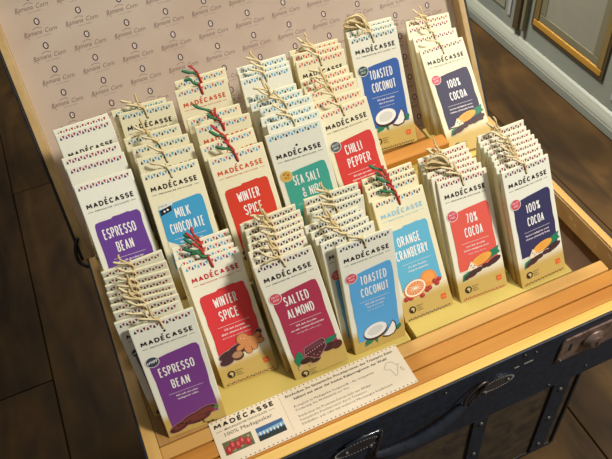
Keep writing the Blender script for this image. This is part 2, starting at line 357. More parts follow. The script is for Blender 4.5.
        P_([(6.1, y + 2.35), (6.7, y + 2.7), (6.6, y + 2.1), (6.1, y + 2.1)], 7, GREEN)
        E(4.6, y + .8, 1.1, .5, 5, BROWN, 8)
    elif kind == 'milk':
        P_([(1.5, y + .7), (2.0, y + 2.2), (5.2, y + 2.9), (5.8, y + 1.6), (3.8, y + .4)], 6, (112, 66, 46))
        P_([(1.8, y + 1.6), (2.1, y + 2.1), (5.1, y + 2.75), (5.2, y + 2.2)], 7, (138, 86, 60))
        P_([(.8, y + 3.6), (.8, y + 5.2), (2.2, y + 4.3), (3.2, y + 3.2), (2, y + 2.6)], 5, (228, 222, 196))

def wrapper(kind, sh=0):
    """pillow of folded card: flat front, back pinched to the top edge, foot cut so that it stands leaning"""
    k = KINDS[kind]; mb = MB()
    body = paper_mat('wrapper_paper_' + k['paper'], dict(ivory=IVORY, cream=CREAM, yellow=YELLOWISH)[k['paper']], KRAFT)
    bm = bmesh.new()
    prof = [(0, 0), (T, .5), (T, L - 3.2), (.3, L), (0, L)]
    n = len(prof)
    lo = [bm.verts.new((0, a, b)) for a, b in prof]; hi = [bm.verts.new((W, a, b)) for a, b in prof]
    bm.faces.new(lo); bm.faces.new(hi[::-1])
    for i in range(n): bm.faces.new([lo[i], hi[i], hi[(i + 1) % n], lo[(i + 1) % n]])
    bmesh.ops.recalc_face_normals(bm, faces=bm.faces[:])
    bmesh.ops.bevel(bm, geom=bm.edges[:], offset=.1, segments=2, profile=.5, affect='EDGES')
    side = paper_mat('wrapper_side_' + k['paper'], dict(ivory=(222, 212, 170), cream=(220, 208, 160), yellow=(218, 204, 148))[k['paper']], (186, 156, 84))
    fr = bmesh.new(); sd = bmesh.new()
    for f in bm.faces:
        tgt = fr if f.normal.y < -.7 else sd
        tgt.faces.new([tgt.verts.new(v.co) for v in f.verts])
    for q in (fr, sd): bmesh.ops.remove_doubles(q, verts=q.verts[:], dist=1e-5)
    bm.free(); mb.take(fr, body); mb.take(sd, side)
    pr = Print(mb, lambda u, v, l: (u * W / 7.5, -.006 - .009 * l, v))
    pr.tris(.42, 7.08, 16.45, .5, 18, k['tri'])
    pr = Print(mb, lambda u, v, l: (u * W / 7.5, -.02 - .009 * l, v - sh))
    mc = k.get('made', DARK)
    pr.letters('MADÉCASSE', .68, 6.82, 14.72, .68, .155, 1, mc)
    pr.text('MADAGASCAR CHOCOLATE', 1.55, 5.95, 14.2, .2, 1, mc, res=1)
    pr.line((.65, 14.3), (1.3, 14.3), .05, 1, mc); pr.line((6.2, 14.3), (6.85, 14.3), .05, 1, mc)
    t1, t2, bb = k.get('t1', 10.7), k.get('t2', 8.82), k.get('bb', 4.3)
    bt = 12.9
    rnd = random.Random(kind)
    left = [(.8 + .07 * rnd.uniform(-1, 1), bb + (bt - .6 - bb) * q / 7) for q in range(7, -1, -1)]
    right = [(6.82 + .07 * rnd.uniform(-1, 1), bb + (bt - .5 - bb) * q / 7) for q in range(0, 8)]
    if k.get('badge'):
        top = [(6.65, bt), (6.2, bt + .13), (4.5, bt - .02), (3.2, bt - .12), (2.0, bt - .3), (1.2, bt - .42), (.9, bt - .5)]
    else:
        top = [(6.75, bt - .1), (6.5, bt + .12), (5.6, bt + .1), (5.4, bt + .2), (4.2, bt + .1), (3.4, bt + .12), (3.1, bt - .08), (1.5, bt - .1), (1.0, bt - .2)]
    pr.poly(left + right + top, 2, k['col'])
    if kind == 'milk': pr.poly([(.95, 12.3), (1.0, 12.95), (3.0, 13.15), (2.7, 12.5)], 3, (220, 220, 208))
    (s1, a1, b1), (s2, a2, b2) = k['title']
    cap = k.get('cap', 1.36)
    pr.letters(s1, a1, b1, t1, cap, k.get('pen', .15), 4, WHITE, .24); pr.letters(s2, a2, b2, t2, cap, k.get('pen', .15), 4, WHITE, .24)
    ry = t2 - .75
    pr.line((1.75, ry), (6.0, ry), .045, 3, (225, 215, 215))
    for q, s in enumerate(k['small']):
        w = len(s) * (.145 if q < 2 else .115) * 1.05; cu = 3.85
        pr.text(s, cu - w / 2, cu + w / 2, ry - .62 - .52 * q, .27 if q < 2 else .2, 3, (235, 225, 225), off=.02 if q < 2 else 0, res=1)
    b = k.get('badge')
    if b and b != 'flag':
        pr.ell(1.25, 12.3, .82, .78, 4, (226, 222, 208) if b != 'gold' else (226, 208, 130))
        bc = dict(pink=(206, 78, 96), slate=(58, 66, 84), green=(52, 78, 76), gold=(212, 170, 84), grey=(88, 86, 86))[b]
        pr.ell(1.25, 12.3, .74, .7, 5, bc)
        if b == 'slate': pr.text('crispy', .6, 1.9, 12.1, .42, 6, WHITE, off=.02, slope=.18)
        elif b == 'gold':
            for a, c, r in ((1.0, 12.6, .16), (1.5, 12.4, .2), (1.1, 12.1, .17), (1.45, 12.0, .12), (1.25, 12.75, .1)): pr.ell(a, c, r, r * .8, 6, (166, 112, 54))
        else:
            pr.text('MILCH', .78, 1.72, 12.38, .28, 6, (240, 190, 190) if b == 'pink' else (190, 200, 200), off=.02, slope=.1)
            pr.text('FREI', .88, 1.62, 11.92, .28, 6, (240, 190, 190) if b == 'pink' else (190, 200, 200), off=.02, slope=.1)
    elif b == 'flag':
        pr.poly([(.95, 11.5), (1.0, 12.2), (2.55, 12.55), (2.5, 11.85)], 5, (30, 32, 40))
        pr.ell(1.55, 11.98, .13, .13, 6, WHITE); pr.ell(2.0, 12.08, .13, .13, 6, WHITE)
        pr.text('MILK', 1.1, 2.2, 12.55, .22, 6, (130, 134, 130), slope=.1)
    ay = k.get('ay', 2.9)
    art(pr, k['art'], ay)
    fy = k.get('fy', 1.55)
    if fy is not None:
        pr.ell(1.5, fy, .52, .5, 3, (52, 40, 30)); pr.africa(1.53, fy, .36, 4, (206, 180, 118))
        for q, s in enumerate(('MADE IN', 'MADA', 'AFRICA')): pr.text(s, 2.15, 2.15 + (.95, .75, .9)[q], fy + .2 - .32 * q, .2, 3, (84, 70, 48), res=1)
        if k.get('sq', True): pr.poly([(6.0, fy - .15), (6.0, fy + .6), (6.75, fy + .6), (6.75, fy - .15)], 3, (222, 96, 40))
        if k.get('sq', True): pr.text('75g', 6.12, 6.62, fy + .12, .22, 4, (240, 190, 140), res=1)
    if k.get('foot', True): pr.tris(.5, 7.05, .2, .26, 22, k['foot'] if isinstance(k.get('foot'), list) else [(60, 40, 30), (170, 50, 40)])
    if k.get('tie'): pr.ell(3.72, 15.95, .15, .15, 2, (44, 36, 30))
    return mb

RED = (168, 36, 50); NAVY = (28, 32, 70); SKY = (86, 160, 204); PURP = (110, 56, 134); TEAL = (52, 150, 150)
KINDS = dict(
    espresso=dict(paper='ivory', tri=[(34, 30, 54), (150, 36, 50)], col=(118, 60, 134), title=(('ESPRESSO', 1.5, 5.75), ('BEAN', 2.45, 4.65)), t1=9.75, t2=7.6, bb=1.9, ay=1.0, fy=None, foot=False,
        small=('44% milk chocolate', 'madagascar coffee'), badge='slate', art='espresso', tie='raffia'),
    espresso_rear=dict(paper='ivory', foot=False, fy=None, tri=[(60, 52, 96), RED, PURP, RED], col=(104, 62, 146), title=(('ESPRESSO', 1.5, 5.75), ('BEAN', 2.6, 4.8)), t1=10.4, t2=8.4, small=('44% milk chocolate bar', 'with crunchy coffee bits', 'smooth and rich'), art='espresso', badge=None, tie=None),
    winter=dict(paper='cream', tri=[SKY, (206, 60, 80), (60, 70, 120), SKY], made=(190, 44, 48), col=(212, 58, 62), title=(('WINTER', 2.3, 5.3), ('SPICE', 2.45, 4.95)),
        small=('55% dark chocolate', 'ginger, cinnamon & nutmeg', 'spiced with the warmth of ginger'), art='winter', tie='festive', foot=[(40, 44, 60), (196, 44, 40), (60, 90, 60)]),
    winter_rear=dict(paper='yellow', tri=[SKY, (206, 90, 90), (80, 90, 130), SKY], made=(206, 84, 50), col=(206, 58, 38), title=(('WINTER', 2.2, 5.2), ('SPICE', 2.6, 5.1)),
        small=('55% dark chocolate', 'ginger, cinnamon & nutmeg', 'spiced with the warmth of ginger'), art='winter', tie='festive'),
    almond=dict(paper='cream', tri=[(34, 32, 66), (130, 40, 70), (60, 34, 84), NAVY], col=(170, 52, 80), title=(('SALTED', 2.1, 5.3), ('ALMOND', 1.95, 5.45)), t1=10.75, t2=8.9, bb=2.8, sq=False,
        small=('55% dark chocolate', 'sea salt, roasted almond nibs', 'crunchy with a salty crunch'), badge='pink', art='almond', ay=1.05, fy=.5, foot=False, tie='raffia'),
    coconut=dict(paper='ivory', tri=[NAVY, (60, 84, 130), (50, 40, 60), NAVY], col=(88, 166, 220), title=(('TOASTED', 2.3, 5.95), ('COCONUT', 2.15, 6.0)), t1=10.7, t2=8.85, bb=1.9,
        small=('55% milk chocolate', 'bits of coconut', 'luscious and smooth'), badge='pink', art='coconut', ay=.75, fy=None, foot=False, tie='raffia'),
    cranberry=dict(paper='yellow', tri=[NAVY, RED, SKY, (70, 60, 60)], made=(140, 192, 212), col=(96, 176, 206), title=(('ORANGE', 1.9, 5.25), ('CRANBERRY', 1.2, 5.95)), t1=10.4, t2=8.6,
        small=('65% dark chocolate', 'orange & cranberries'), art='orange', ay=3.1, tie='festive', foot=[(70, 60, 50), (90, 40, 40), (60, 90, 120)]),
    seventy=dict(paper='cream', tri=[(120, 44, 60), RED, NAVY, RED], col=(222, 92, 78), title=(('70%', 3.15, 4.8), ('COCOA', 2.55, 5.3)), t1=10.65, t2=8.8, small=('pure dark chocolate', 'luscious madagascan cocoa', 'fruity, earthy, smooth'),
        badge='pink', art='cocoa', ay=2.9, tie='raffia', foot=[(196, 60, 40), (150, 50, 40)]),
    hundred=dict(paper='ivory', tri=[(50, 34, 60), (160, 50, 60), (36, 30, 50), (130, 40, 60)], col=(54, 52, 90), title=(('100%', 2.75, 4.95), ('COCOA', 2.6, 5.25)), t1=10.45, t2=8.55, cap=1.28, small=('luscious madagascan cocoa', 'intense, pleasantly fruity'),
        badge='pink', art='cocoa', ay=2.7, tie='raffia', foot=[(60, 36, 30), (110, 50, 40)]),
    hundred_rear=dict(paper='yellow', tri=[(90, 50, 90), (200, 70, 90), NAVY, (150, 60, 90)], col=(52, 46, 74), title=(('100%', 2.8, 4.9), ('COCOA', 2.6, 5.4)), t1=10.45, t2=8.5, cap=1.3, small=('luscious madagascan cocoa', 'intense, pleasantly fruity'),
        badge='pink', art='cocoa', ay=3.2, tie='raffia'),
    milk=dict(paper='yellow', tri=[NAVY, SKY, (90, 130, 170), TEAL], col=(64, 154, 198), title=(('MILK', 2.75, 4.75), ('CHOCOLATE', 1.6, 6.1)), small=('44% madagascan cocoa', 'rich and creamy'), badge='flag', art='milk', tie='raffia'),
    seasalt=dict(paper='ivory', foot=False, fy=None, tri=[SKY, TEAL, NAVY, SKY], col=(64, 162, 146), title=(('SEA SALT', 1.95, 5.6), ('& NIBS', 2.7, 5.5)), small=('63% dark chocolate', 'sea salt & crunchy nibs'), badge='gold', art='nibs', tie='raffia'),
    chilli=dict(paper='yellow', foot=False, tri=[(206, 70, 64), (214, 100, 70), (120, 110, 130), (206, 70, 64)], col=(206, 56, 52), title=(('CHILLI', 2.4, 4.85), ('PEPPER', 2.25, 5.65)), small=('55% dark chocolate', 'cayenne & ancho pepper', 'with a hint of spice'), badge='grey', art='chilli', tie='raffia'),
    coconut_rear=dict(paper='cream', tri=[(50, 60, 90), TEAL, (60, 60, 60), SKY], col=(56, 96, 168), title=(('TOASTED', 2.1, 5.65), ('COCONUT', 2.1, 5.8)), t1=10.7, t2=8.85, bb=3.6, small=('70% dark chocolate', 'bits of coconut', 'luscious and smooth'), badge='green', art='coconut', ay=2.7, tie='raffia',
        foot=[(40, 60, 50), (50, 50, 50)]),
)

RAF = [mat('raffia_pale', (214, 196, 152), .75), mat('raffia_tan', (200, 174, 122), .8)]
FES = [mat('ribbon_red', (176, 44, 36), .6), mat('ribbon_green', (30, 104, 62), .6)]

def strip(mb, pts, w, m, th=.035, twist=0.0):
    """narrow flat ribbon following a path, its broad side towards the viewer"""
    P = spline(pts, 5); vs = []; n = len(P)
    for i, q in enumerate(P):
        t = (P[min(i + 1, n - 1)] - P[max(i - 1, 0)]).normalized()
        nrm = Vector((math.sin(twist * i / n), -math.cos(twist * i / n), .35)); s = t.cross(nrm)
        if s.length < 1e-3: s = Vector((1, 0, 0))
        s.normalize(); d = s.cross(t).normalized(); ww = w * (.85 + .15 * math.sin(i * .7))
        vs += [q + s * ww / 2, q + d * th, q - s * ww / 2, q - d * th]
    fs = []
    for i in range(n - 1):
        for k in range(4): fs.append([i * 4 + k, i * 4 + (k + 1) % 4, (i + 1) * 4 + (k + 1) % 4, (i + 1) * 4 + k])
    fs += [[3, 2, 1, 0], [n * 4 - 4, n * 4 - 3, n * 4 - 2, n * 4 - 1]]
    mb.add(vs, fs, m, True)

def tie(style, seed, big=False):
    r = random.Random(seed); mb = MB(); hx = 3.67
    a, b = (RAF if style == 'raffia' else FES)
    w = (.34 if style == 'raffia' else .4)
    j = lambda s: r.uniform(-s, s)
    kn = (hx - .25 + j(.1), -.2, L + .12)                       # the knot on the top edge
    # loop through the hole: up the front, over the edge, down the back
    strip(mb, [(hx, -.06, 15.95), (hx - .02 + j(.05), -.13, 16.6), kn], w * .9, a)
    strip(mb, [(kn[0] + .12, -.1, L + .1), (hx, .35, L + .06), (hx, .6, 16.7)], w * .6, b)
    mb.tube([(kn[0] - .22, kn[1], kn[2] - .08), (kn[0], kn[1] - .1, kn[2]), (kn[0] + .2, kn[1], kn[2] + .1)], [.08, .15, .08], a, n=6)
    # free ends towards the upper left
    one = seed[-2] in '13'
    if style == 'festive': a, b = b, a
    strip(mb, [kn, (kn[0] - .6 + j(.15), -.35, L + .5 + j(.1)), (kn[0] - 1.25 + j(.25), -.3, L + .95 + j(.2)), (kn[0] - 1.8 + j(.4), -.1, L + 1.3 + j(.4))], w * 1.15, a, twist=j(.35))
    if not one: strip(mb, [kn, (kn[0] - .25 + j(.25), -.3, L + .7), (kn[0] - .6 + j(.4), -.2, L + 1.3 + j(.2)), (kn[0] - .75 + j(.6), .1, L + 1.8 + j(.4))], w, b, twist=j(.35))
    if style == 'raffia' and seed[-2] in '2':
        strip(mb, [kn, (kn[0] - .7, -.42, L + .3), (kn[0] - 1.9 + j(.3), -.42, L + .35 + j(.3))], w * .8, b, twist=j(.4))
    if big:
        for q in range(7):
            an = math.radians(70 + q * 20); rr = 1.3 + j(.3); c = (kn[0] - 1.4, -.1 + j(.3), L + .9)
            strip(mb, [kn, (c[0] + rr * math.cos(an - .5), c[1] - .3, c[2] + rr * .6 * math.sin(an - .5)), (c[0] + rr * 1.5 * math.cos(an), c[1], c[2] + rr * .8 * math.sin(an)),
                       (c[0] + rr * math.cos(an + .6), c[1] + .2, c[2] + rr * .5 * math.sin(an + .6)), (kn[0] - .2, -.1, kn[2] + .05)], w * 1.1, (a, b)[q % 2], twist=j(1.2))
    return mb

# how far the print sits below the top edge on each stack's bars
SHIFT = dict(A=.3, D=.1, E=.1, H=.81, K=.9, N=.25)
SPEC = dict(  # stack: kind, ribbon rule, words for its place
    A=('espresso', 'espresso bean chocolate bar with purple label', 'front row, leftmost stack'),
    B=('winter', 'winter spice chocolate bar with bright red label and red lettering', 'front row, second stack from left'),
    C=('almond', 'salted almond chocolate bar with crimson label', 'front row, third stack from left'),
    D=('coconut', 'toasted coconut chocolate bar with light blue label', 'front row, behind the card\'s right end'),
    E=('cranberry', 'orange cranberry chocolate bar with pale blue label', 'front row, fifth stack from left'),
    F=('seventy', '70% cocoa chocolate bar with coral label', 'front row, second stack from right'),
    G=('hundred', '100% cocoa chocolate bar with navy label', 'front row, rightmost stack'),
    H=('espresso_rear', 'espresso bean chocolate bar with purple label and no tie', 'rear row, leftmost stack'),
    I=('milk', 'milk chocolate bar with blue label', 'rear row, second stack from left'),
    J=('winter_rear', 'winter spice chocolate bar with orange-red label', 'rear row, third stack from left'),
    K=('seasalt', 'sea salt and nibs chocolate bar with green label', 'rear row, middle stack'),
    L=('chilli', 'chilli pepper chocolate bar with red label', 'rear row, third stack from right'),
    M=('coconut_rear', 'toasted coconut chocolate bar with royal blue label', 'rear row, second stack from right'),
    N=('hundred_rear', '100% cocoa chocolate bar with dark violet label', 'rear row, rightmost stack'))
NAMES = dict(A='espresso bean', B='winter spice', C='salted almond', D='light blue toasted coconut', E='orange cranberry', F='70% cocoa', G='navy 100% cocoa',
             H='untied espresso bean', I='milk chocolate', J='winter spice', K='sea salt and nibs', L='chilli pepper', M='royal blue toasted coconut', N='100% cocoa')
ORD = ['front', 'second', 'third', 'fourth', 'fifth', 'sixth', 'seventh', 'eighth', 'ninth']
EXTRA = dict(A='right behind the battens', B='left of the salted almond stack', C='above the middle of the card', D='right of the salted almond stack', E='beside coconut', F='left of the navy bars', G='by the right trunk wall',
             H='by the left lid edge', I='right of the untied espresso bars', J='above the salted almond stack', K='left of the chilli bars', L='right of the sea salt bars', M='behind the rear batten', N='by the right lid edge')

TIES = {}
for style in ('raffia', 'festive'):
    TIES[style] = [None] * 4
wrap_me = {}; tie_me = {}
for key, poses in STACKS.items():
    kind, desc, where = SPEC[key]
    style = KINDS[kind].get('tie')
    n = len(poses)
    for i, pose in enumerate(poses):
        x, y, z, th, al = pose[:5]; ro = pose[5] if len(pose) > 5 else 0
        e = empty('chocolate_bar', (x, y, z))
        e.matrix_world = Matrix.Translation(Vector((x, y, z)) * CM) @ Matrix.Rotation(th, 4, 'Z') @ Matrix.Rotation(-al, 4, 'X') @ Matrix.Rotation(ro, 4, 'Y')
        if i == 0: lab = '%s, front bar, %s' % (desc.replace(' chocolate', '').replace(' and red lettering', '').replace(' and no tie', '') if len(desc.split()) > 8 else desc, EXTRA[key])
        elif i == n - 1: lab = 'rearmost %s bar, only its top showing, %s' % (NAMES[key], where.split(',')[0])
        else: lab = '%s bar from the front in the %s %s stack' % (ORD[i], where.split(',')[0], NAMES[key])
        if len(lab.split()) > 16: print('LONG', lab)
        tag(e, lab, 'chocolate bar', '%s bars in the %s' % (NAMES[key], where.split(',')[0]))
        if key not in wrap_me:
            o = wrapper(kind, SHIFT.get(key, 0)).build('wrapper', e); wrap_me[key] = o
        else:
            o = wrap_me[key].copy(); COL.objects.link(o); o.parent = e
        if style and not (key == 'K' and i == 0):
            big = (key == 'M' and i == 1) or (key == 'F' and i == 2)
            tk = (style, 'big' if big else (i * 3 + ord(key)) % 5)
            if tk not in tie_me:
                t = tie(style, 'tie%s' % (tk,), big).build('ribbon_tie' if style == 'festive' else 'raffia_tie', e); tie_me[tk] = t
            else:
                t = tie_me[tk].copy(); COL.objects.link(t); t.parent = e

# ------------------------------------------------------------------ the trunk
NAVYC = mat('trunk_navy_cloth', (11, 18, 30), .6, noise=((90, 90, 90), (24, 36, 52), 6), bump=.6)
BLACKC = mat('trunk_black_edge', (14, 14, 16), .65, noise=((160, 160, 160), (34, 32, 32), 4), bump=.4)
CANVAS = mat('trunk_brown_canvas', (40, 31, 20), .8, noise=((40, 40, 40), (74, 58, 36), 6), bump=.4)
INNER = mat('trunk_inner_lining', (92, 66, 42), .8, noise=((20, 20, 20), (112, 82, 54), 4))
LIP = mat('trunk_inner_lip', (196, 164, 116), .75, noise=((25, 25, 25), (178, 144, 98), 5))
RIMW = wood_mat('rim_wood_x', (208, 162, 72), (226, 184, 96), 'x', .45)
RIMY = wood_mat('rim_wood_y', (190, 146, 76), (208, 168, 98), 'y', .5)
STEEL = mat('old_steel', (120, 112, 104), .38, .9, noise=((120, 120, 120), (86, 70, 60), 4), bump=.2)
DULL = mat('dull_rivet', (92, 88, 80), .5, .7)
BRASS = mat('worn_lock_plate', (150, 130, 118), .45, .6, noise=((70, 70, 70), (104, 80, 72), 4), bump=.25)
LEATH = mat('blue_black_leather', (18, 23, 32), .3, noise=((60, 60, 60), (34, 40, 52), 4), bump=.25, coat=.4)
BLK = mat('black_void', (10, 9, 9), .7)

X0, X1, Y0, Y1 = 11.03, 81.5, -11.78, 29.8
trunk = empty('trunk', (46, 9, -39.2))
tag(trunk, 'open antique travelling trunk with navy front, wooden rim and papered lid, on the floor', 'trunk')
trunk_inv = Matrix.Translation(Vector((-46, -9, 39.2)))
def tpart(mb, name, parent=None, label=None):
    o = mb.build(name, parent or trunk, M=trunk_inv)
    if label: o['label'] = label
    return o
mb = MB()   # upper case: four walls and an inner floor
zb = -14.9
mb.box(X0 - .35, X1 + .35, Y0 - .35, Y0, zb, -.12, NAVYC, .15); mb.box(X0 - .35, X1 + .35, Y1, Y1 + .3, zb, -.12, NAVYC, .1)
mb.box(X0 - .35, X0, Y0, Y1, zb, -.12, NAVYC, .1); mb.box(X1, X1 + .35, Y0, Y1, zb, -.12, NAVYC, .1)
mb.box(X0, X1, Y0, Y1, zb, zb + .8, CANVAS)
tpart(mb, 'case_body')
mb = MB()
mb.box(X0 + .01, X1 - .01, Y0 + .01, Y0 + 1.2, zb + .8, -.3, INNER); mb.box(X0 + .01, X1 - .01, Y1 - 1.5, Y1 - .01, zb + .8, -.3, INNER)
mb.box(X0 + .01, X0 + 1.4, Y0 + 1.2, Y1 - 1.5, zb + .8, -.3, INNER); mb.box(X1 - 1.0, X1 - .01, Y0 + 1.2, Y1 - 1.5, zb + .8, -.3, INNER)
mb.box(X0 + 1.4, X1 - 1.0, Y0 + 1.2, Y1 - 1.5, -8, -6.02, INNER)
tpart(mb, 'inner_lining')
mb = MB()
mb.box(X0 - .05, X1, Y0 - .02, Y0 + 1.28, -.3, 0, RIMW, .08)
tpart(mb, 'rim')
mb = MB(); mb.box(X0 - .05, X0 + 1.5, Y0 + 1.28, Y1, -.3, 0, RIMY, .08); tpart(mb, 'rim')
mb = MB(); mb.box(X1 - 1.1, X1, Y0 + 1.28, Y1, -.3, 0, RIMY, .06); tpart(mb, 'rim')
mb = MB(); mb.box(X1 - 1.3, X1 - 1.01, Y0 + 1.28, Y1 - 1.5, -3.7, -.3, LIP, .08)
pr = Print(mb, lambda u, v, l: (X1 - 1.305 - .01 * l, u, v))
PAP = (206, 188, 152)
for u, v, s in ((5.2, -1.8, .5), (4.0, -2.3, .32), (-.6, -2.4, .35), (-3.6, -1.5, .55), (-4.6, -2.1, .3)):
    pr.poly([(u - s, v), (u - .3 * s, v + .5 * s), (u + .5 * s, v + .8 * s), (u + s, v + .1 * s), (u + .2 * s, v - .2 * s), (u - .4 * s, v - .6 * s)], 1, PAP)
tpart(mb, 'inner_lip', label='tan inner lip with scraps of torn paper')
mb = MB(); mb.box(20.3, 72.1, Y0 + .05, 27.5, -39.2, zb, CANVAS, .25)
mb.box(19.9, 72.25, Y0 - .12, 27.8, -39.15, -38.1, BLACKC, .15)
tpart(mb, 'lower_case')
def rivet(x, z, parent, y=None, r=.42):
    m = MB(); yy = (Y0 - .3) if y is None else y
    ring = []
    for q in range(5):
        a = q / 4 * math.pi / 2; ring.append((r * math.cos(a), .32 * math.sin(a)))
    pts = [(x, yy - h, z) for _, h in ring]
    m.tube([(x, yy + .05, z)] + pts, [r] + [max(c, .02) for c, _ in ring], DULL, n=12, up=(0, 0, 1))
    return tpart(m, 'rivet', parent)
for xa, xb, studs in ((67.4, 70.4, [(68.9, -17.2), (68.8, -26.3), (68.8, -35.6)]), (53.7, 56.2, [(55.0, -16.4), (55.0, -26.5), (55.0, -36)]), (20.4, 23.2, [(21.8, -17.2), (21.8, -26.3), (21.8, -35.6)]), (36.0, 38.5, [(37.2, -16.4), (37.2, -26.5)])):
    m = MB(); m.box(xa, xb, Y0 - .3, Y0 + .05, -38.1, zb - .05, NAVYC, .1)
    s = tpart(m, 'leather_strap')
    for x, z in studs: rivet(x, z, s)
for x, z in ((57.8, -17.5), (57.2, -28), (52.3, -22)): 
    pass
m = MB(); m.box(71.9, 72.45, Y0 - .25, Y0 + 1.2, -38.2, zb - .05, BLACKC, .12); tpart(m, 'corner_strip')
# tacks along the navy front
m = MB()
for x, z in ((59.6, -1.0), (61.4, -1.5), (77.6, -1.4), (47.8, -1.6), (66.0, -13.6), (72.3, -12.8)):
    m.tube([(x, Y0 - .3, z), (x, Y0 - .5, z), (x, Y0 - .56, z)], [.22, .18, .03], DULL, n=8)
for u in (58.4, 59.9, 60.6): m.box(u, u + .7, Y0 - .42, Y0 - .33, -3.5, -3.35, mat('white_thread', (140, 140, 134), .7))
tpart(m, 'tack', label='row of small pale tacks and stitches under the rim')
# lock
m = MB(); bm = bmesh.new()
out = [(65.6, -2.2), (65.4, -6.7), (65.9, -7.2), (75.6, -7.2), (76.1, -6.7), (76.1, -2.2), (75.6, -1.7), (66.1, -1.7)]
fr = [bm.verts.new((a, Y0 - .62, b)) for a, b in out]; bk = [bm.verts.new((a, Y0 - .3, b)) for a, b in out]
bm.faces.new(fr); bm.faces.new(bk[::-1])
for i in range(8): bm.faces.new([fr[i], bk[i], bk[(i + 1) % 8], fr[(i + 1) % 8]])
bmesh.ops.recalc_face_normals(bm, faces=bm.faces[:]); bmesh.ops.bevel(bm, geom=bm.edges[:], offset=.12, segments=2, affect='EDGES')
m.take(bm, BRASS); lock = tpart(m, 'lock_plate')
m = MB(); m.tube([(70.9, Y0 - .6, -4.3), (70.9, Y0 - 1.0, -4.3), (70.9, Y0 - 1.02, -4.3), (70.9, Y0 - 1.5, -4.3), (70.9, Y0 - 1.6, -4.3)], [1.75, 1.7, 1.25, 1.15, .9], BRASS, n=28); tpart(m, 'lock_boss', lock)
m = MB(); m.box(70.75, 71.05, Y0 - 1.64, Y0 - 1.55, -4.9, -3.9, BLK); tpart(m, 'key_slot', lock)
m = MB(); m.box(67.05, 67.45, Y0 - .66, Y0 - .61, -4.9, -3.2, BLK)
tpart(m, 'keyhole', lock)
for x, z in ((66.0, -6.5), (75.4, -6.5), (75.4, -2.4)): rivet(x, z, lock, Y0 - .62, .25)
# handle with its two leather mounts
def mount(cx, cz, w, h, rv):
    m = MB(); pts = []
    bm = bmesh.new(); fr = []; bk = []
    for k in range(24):
        a = 2 * math.pi * k / 24; px, pz = cx + w * math.cos(a) * (1 + .0 * math.cos(a)), cz + h * math.sin(a)
        fr.append(bm.verts.new((px, Y0 - .68, pz))); bk.append(bm.verts.new((px, Y0 - .3, pz)))
    bm.faces.new(fr); bm.faces.new(bk[::-1])
    for i in range(24): bm.faces.new([fr[i], bk[i], bk[(i + 1) % 24], fr[(i + 1) % 24]])
    bmesh.ops.recalc_face_normals(bm, faces=bm.faces[:]); m.take(bm, LEATH)
    th = mat('white_thread', (140, 140, 134), .7)
    for k in range(44):
        a = 2 * math.pi * k / 44
        px, pz = cx + (w - .28) * math.cos(a), cz + (h - .25) * math.sin(a)
        m.box(px - .09, px + .09, Y0 - .72, Y0 - .68, pz - .04, pz + .04, th)
    o = tpart(m, 'handle_mount')
    for x, z in rv: rivet(x, z, o, Y0 - .66, .34)
mount(55.8, -4.9, 2.75, 1.45, [(57.4, -5.0), (54.0, -5.9)])
mount(35.2, -5.0, 3.4, 1.5, [(33.6, -5.2), (37.0, -6.2)])
m = MB(); hp = spline([(37.4, Y0 - .95, -8.9), (40.4, Y0 - 1.3, -9.0), (43.7, Y0 - 1.6, -8.6), (46.4, Y0 - 1.6, -7.8), (48.6, Y0 - 1.3, -7.0), (50.7, Y0 - .95, -6.0)], 8)
nn = len(hp); rr = [.45 + .35 * math.sin(math.pi * i / (nn - 1)) ** .6 for i in range(nn)]
m.tube(hp, rr, LEATH, n=14, ry=[a * .6 for a in rr], up=(0, -.55, .83)); hnd = tpart(m, 'handle')
th = mat('white_thread', (140, 140, 134), .7)
m = MB(); m.tube([(38.5, Y0 + .1, -3.2), (38.55, Y0 - .8, -3.4), (38.3, Y0 - .85, -4.6), (37.6, Y0 - .95, -8.0), (37.3, Y0 - 1.0, -8.9)], .17, STEEL, n=8); tpart(m, 'handle_loop', hnd)
m = MB(); m.tube(spline([(50.6, Y0 - 1.1, -6.2), (50.5, Y0 - 1.15, -4.8), (51.3, Y0 - 1.1, -3.4), (53.2, Y0 - .9, -2.4), (53.9, Y0 - .85, -3.2), (52.6, Y0 - 1.0, -5.2), (51.2, Y0 - 1.1, -6.4)], 6), .17, STEEL, n=8); tpart(m, 'handle_loop', hnd)
m = MB(); m.tube(spline([(33.4, Y0 - .8, -3.1), (35.6, Y0 - .95, -2.2), (38.4, Y0 - .8, -2.6)], 6), .25, LEATH, n=8); tpart(m, 'handle_cord', hnd)

# lid, leaning back from the hinge line; lid axes: x, up the lid, away from the viewer
LA = math.radians(32.6)
ML = Matrix(((1, 0, 0, 0), (0, math.sin(LA), math.cos(LA), 29.2), (0, math.cos(LA), -math.sin(LA), -1.0), (0, 0, 0, 1)))
LX0, LX1, LH = 10.3, 81.4, 42.0
LB = 1.1   # the lid starts just above the back wall
mb = MB()
mb.box(LX0 - .45, LX0, LB, LH + .4, .15, 3.6, BLACKC, .12, M=ML); mb.box(LX1, LX1 + .5, LB, LH + .4, .15, 3.6, BLACKC, .12, M=ML)
mb.box(LX0 - .45, LX1 + .5, LH, LH + .4, .15, 3.6, BLACKC, .12, M=ML); mb.box(LX0 - .45, LX1 + .5, LB, LH + .4, 2.7, 3.6, BLACKC, .1, M=ML)
lid = tpart(mb, 'lid')
mb = MB()
LIDW = wood_mat('lid_rim_wood', (176, 144, 92), (194, 164, 112), 'z', .55)
mb.box(LX0, LX0 + 1.15, LB, LH, 0, 2.69, LIDW, .08, M=ML); mb.box(LX1 - 1.0, LX1, LB, LH, 0, 2.69, LIDW, .08, M=ML)
mb.box(LX0 + 1.15, LX1 - 1.0, LH - 1.1, LH, 0, 2.69, LIDW, .08, M=ML)
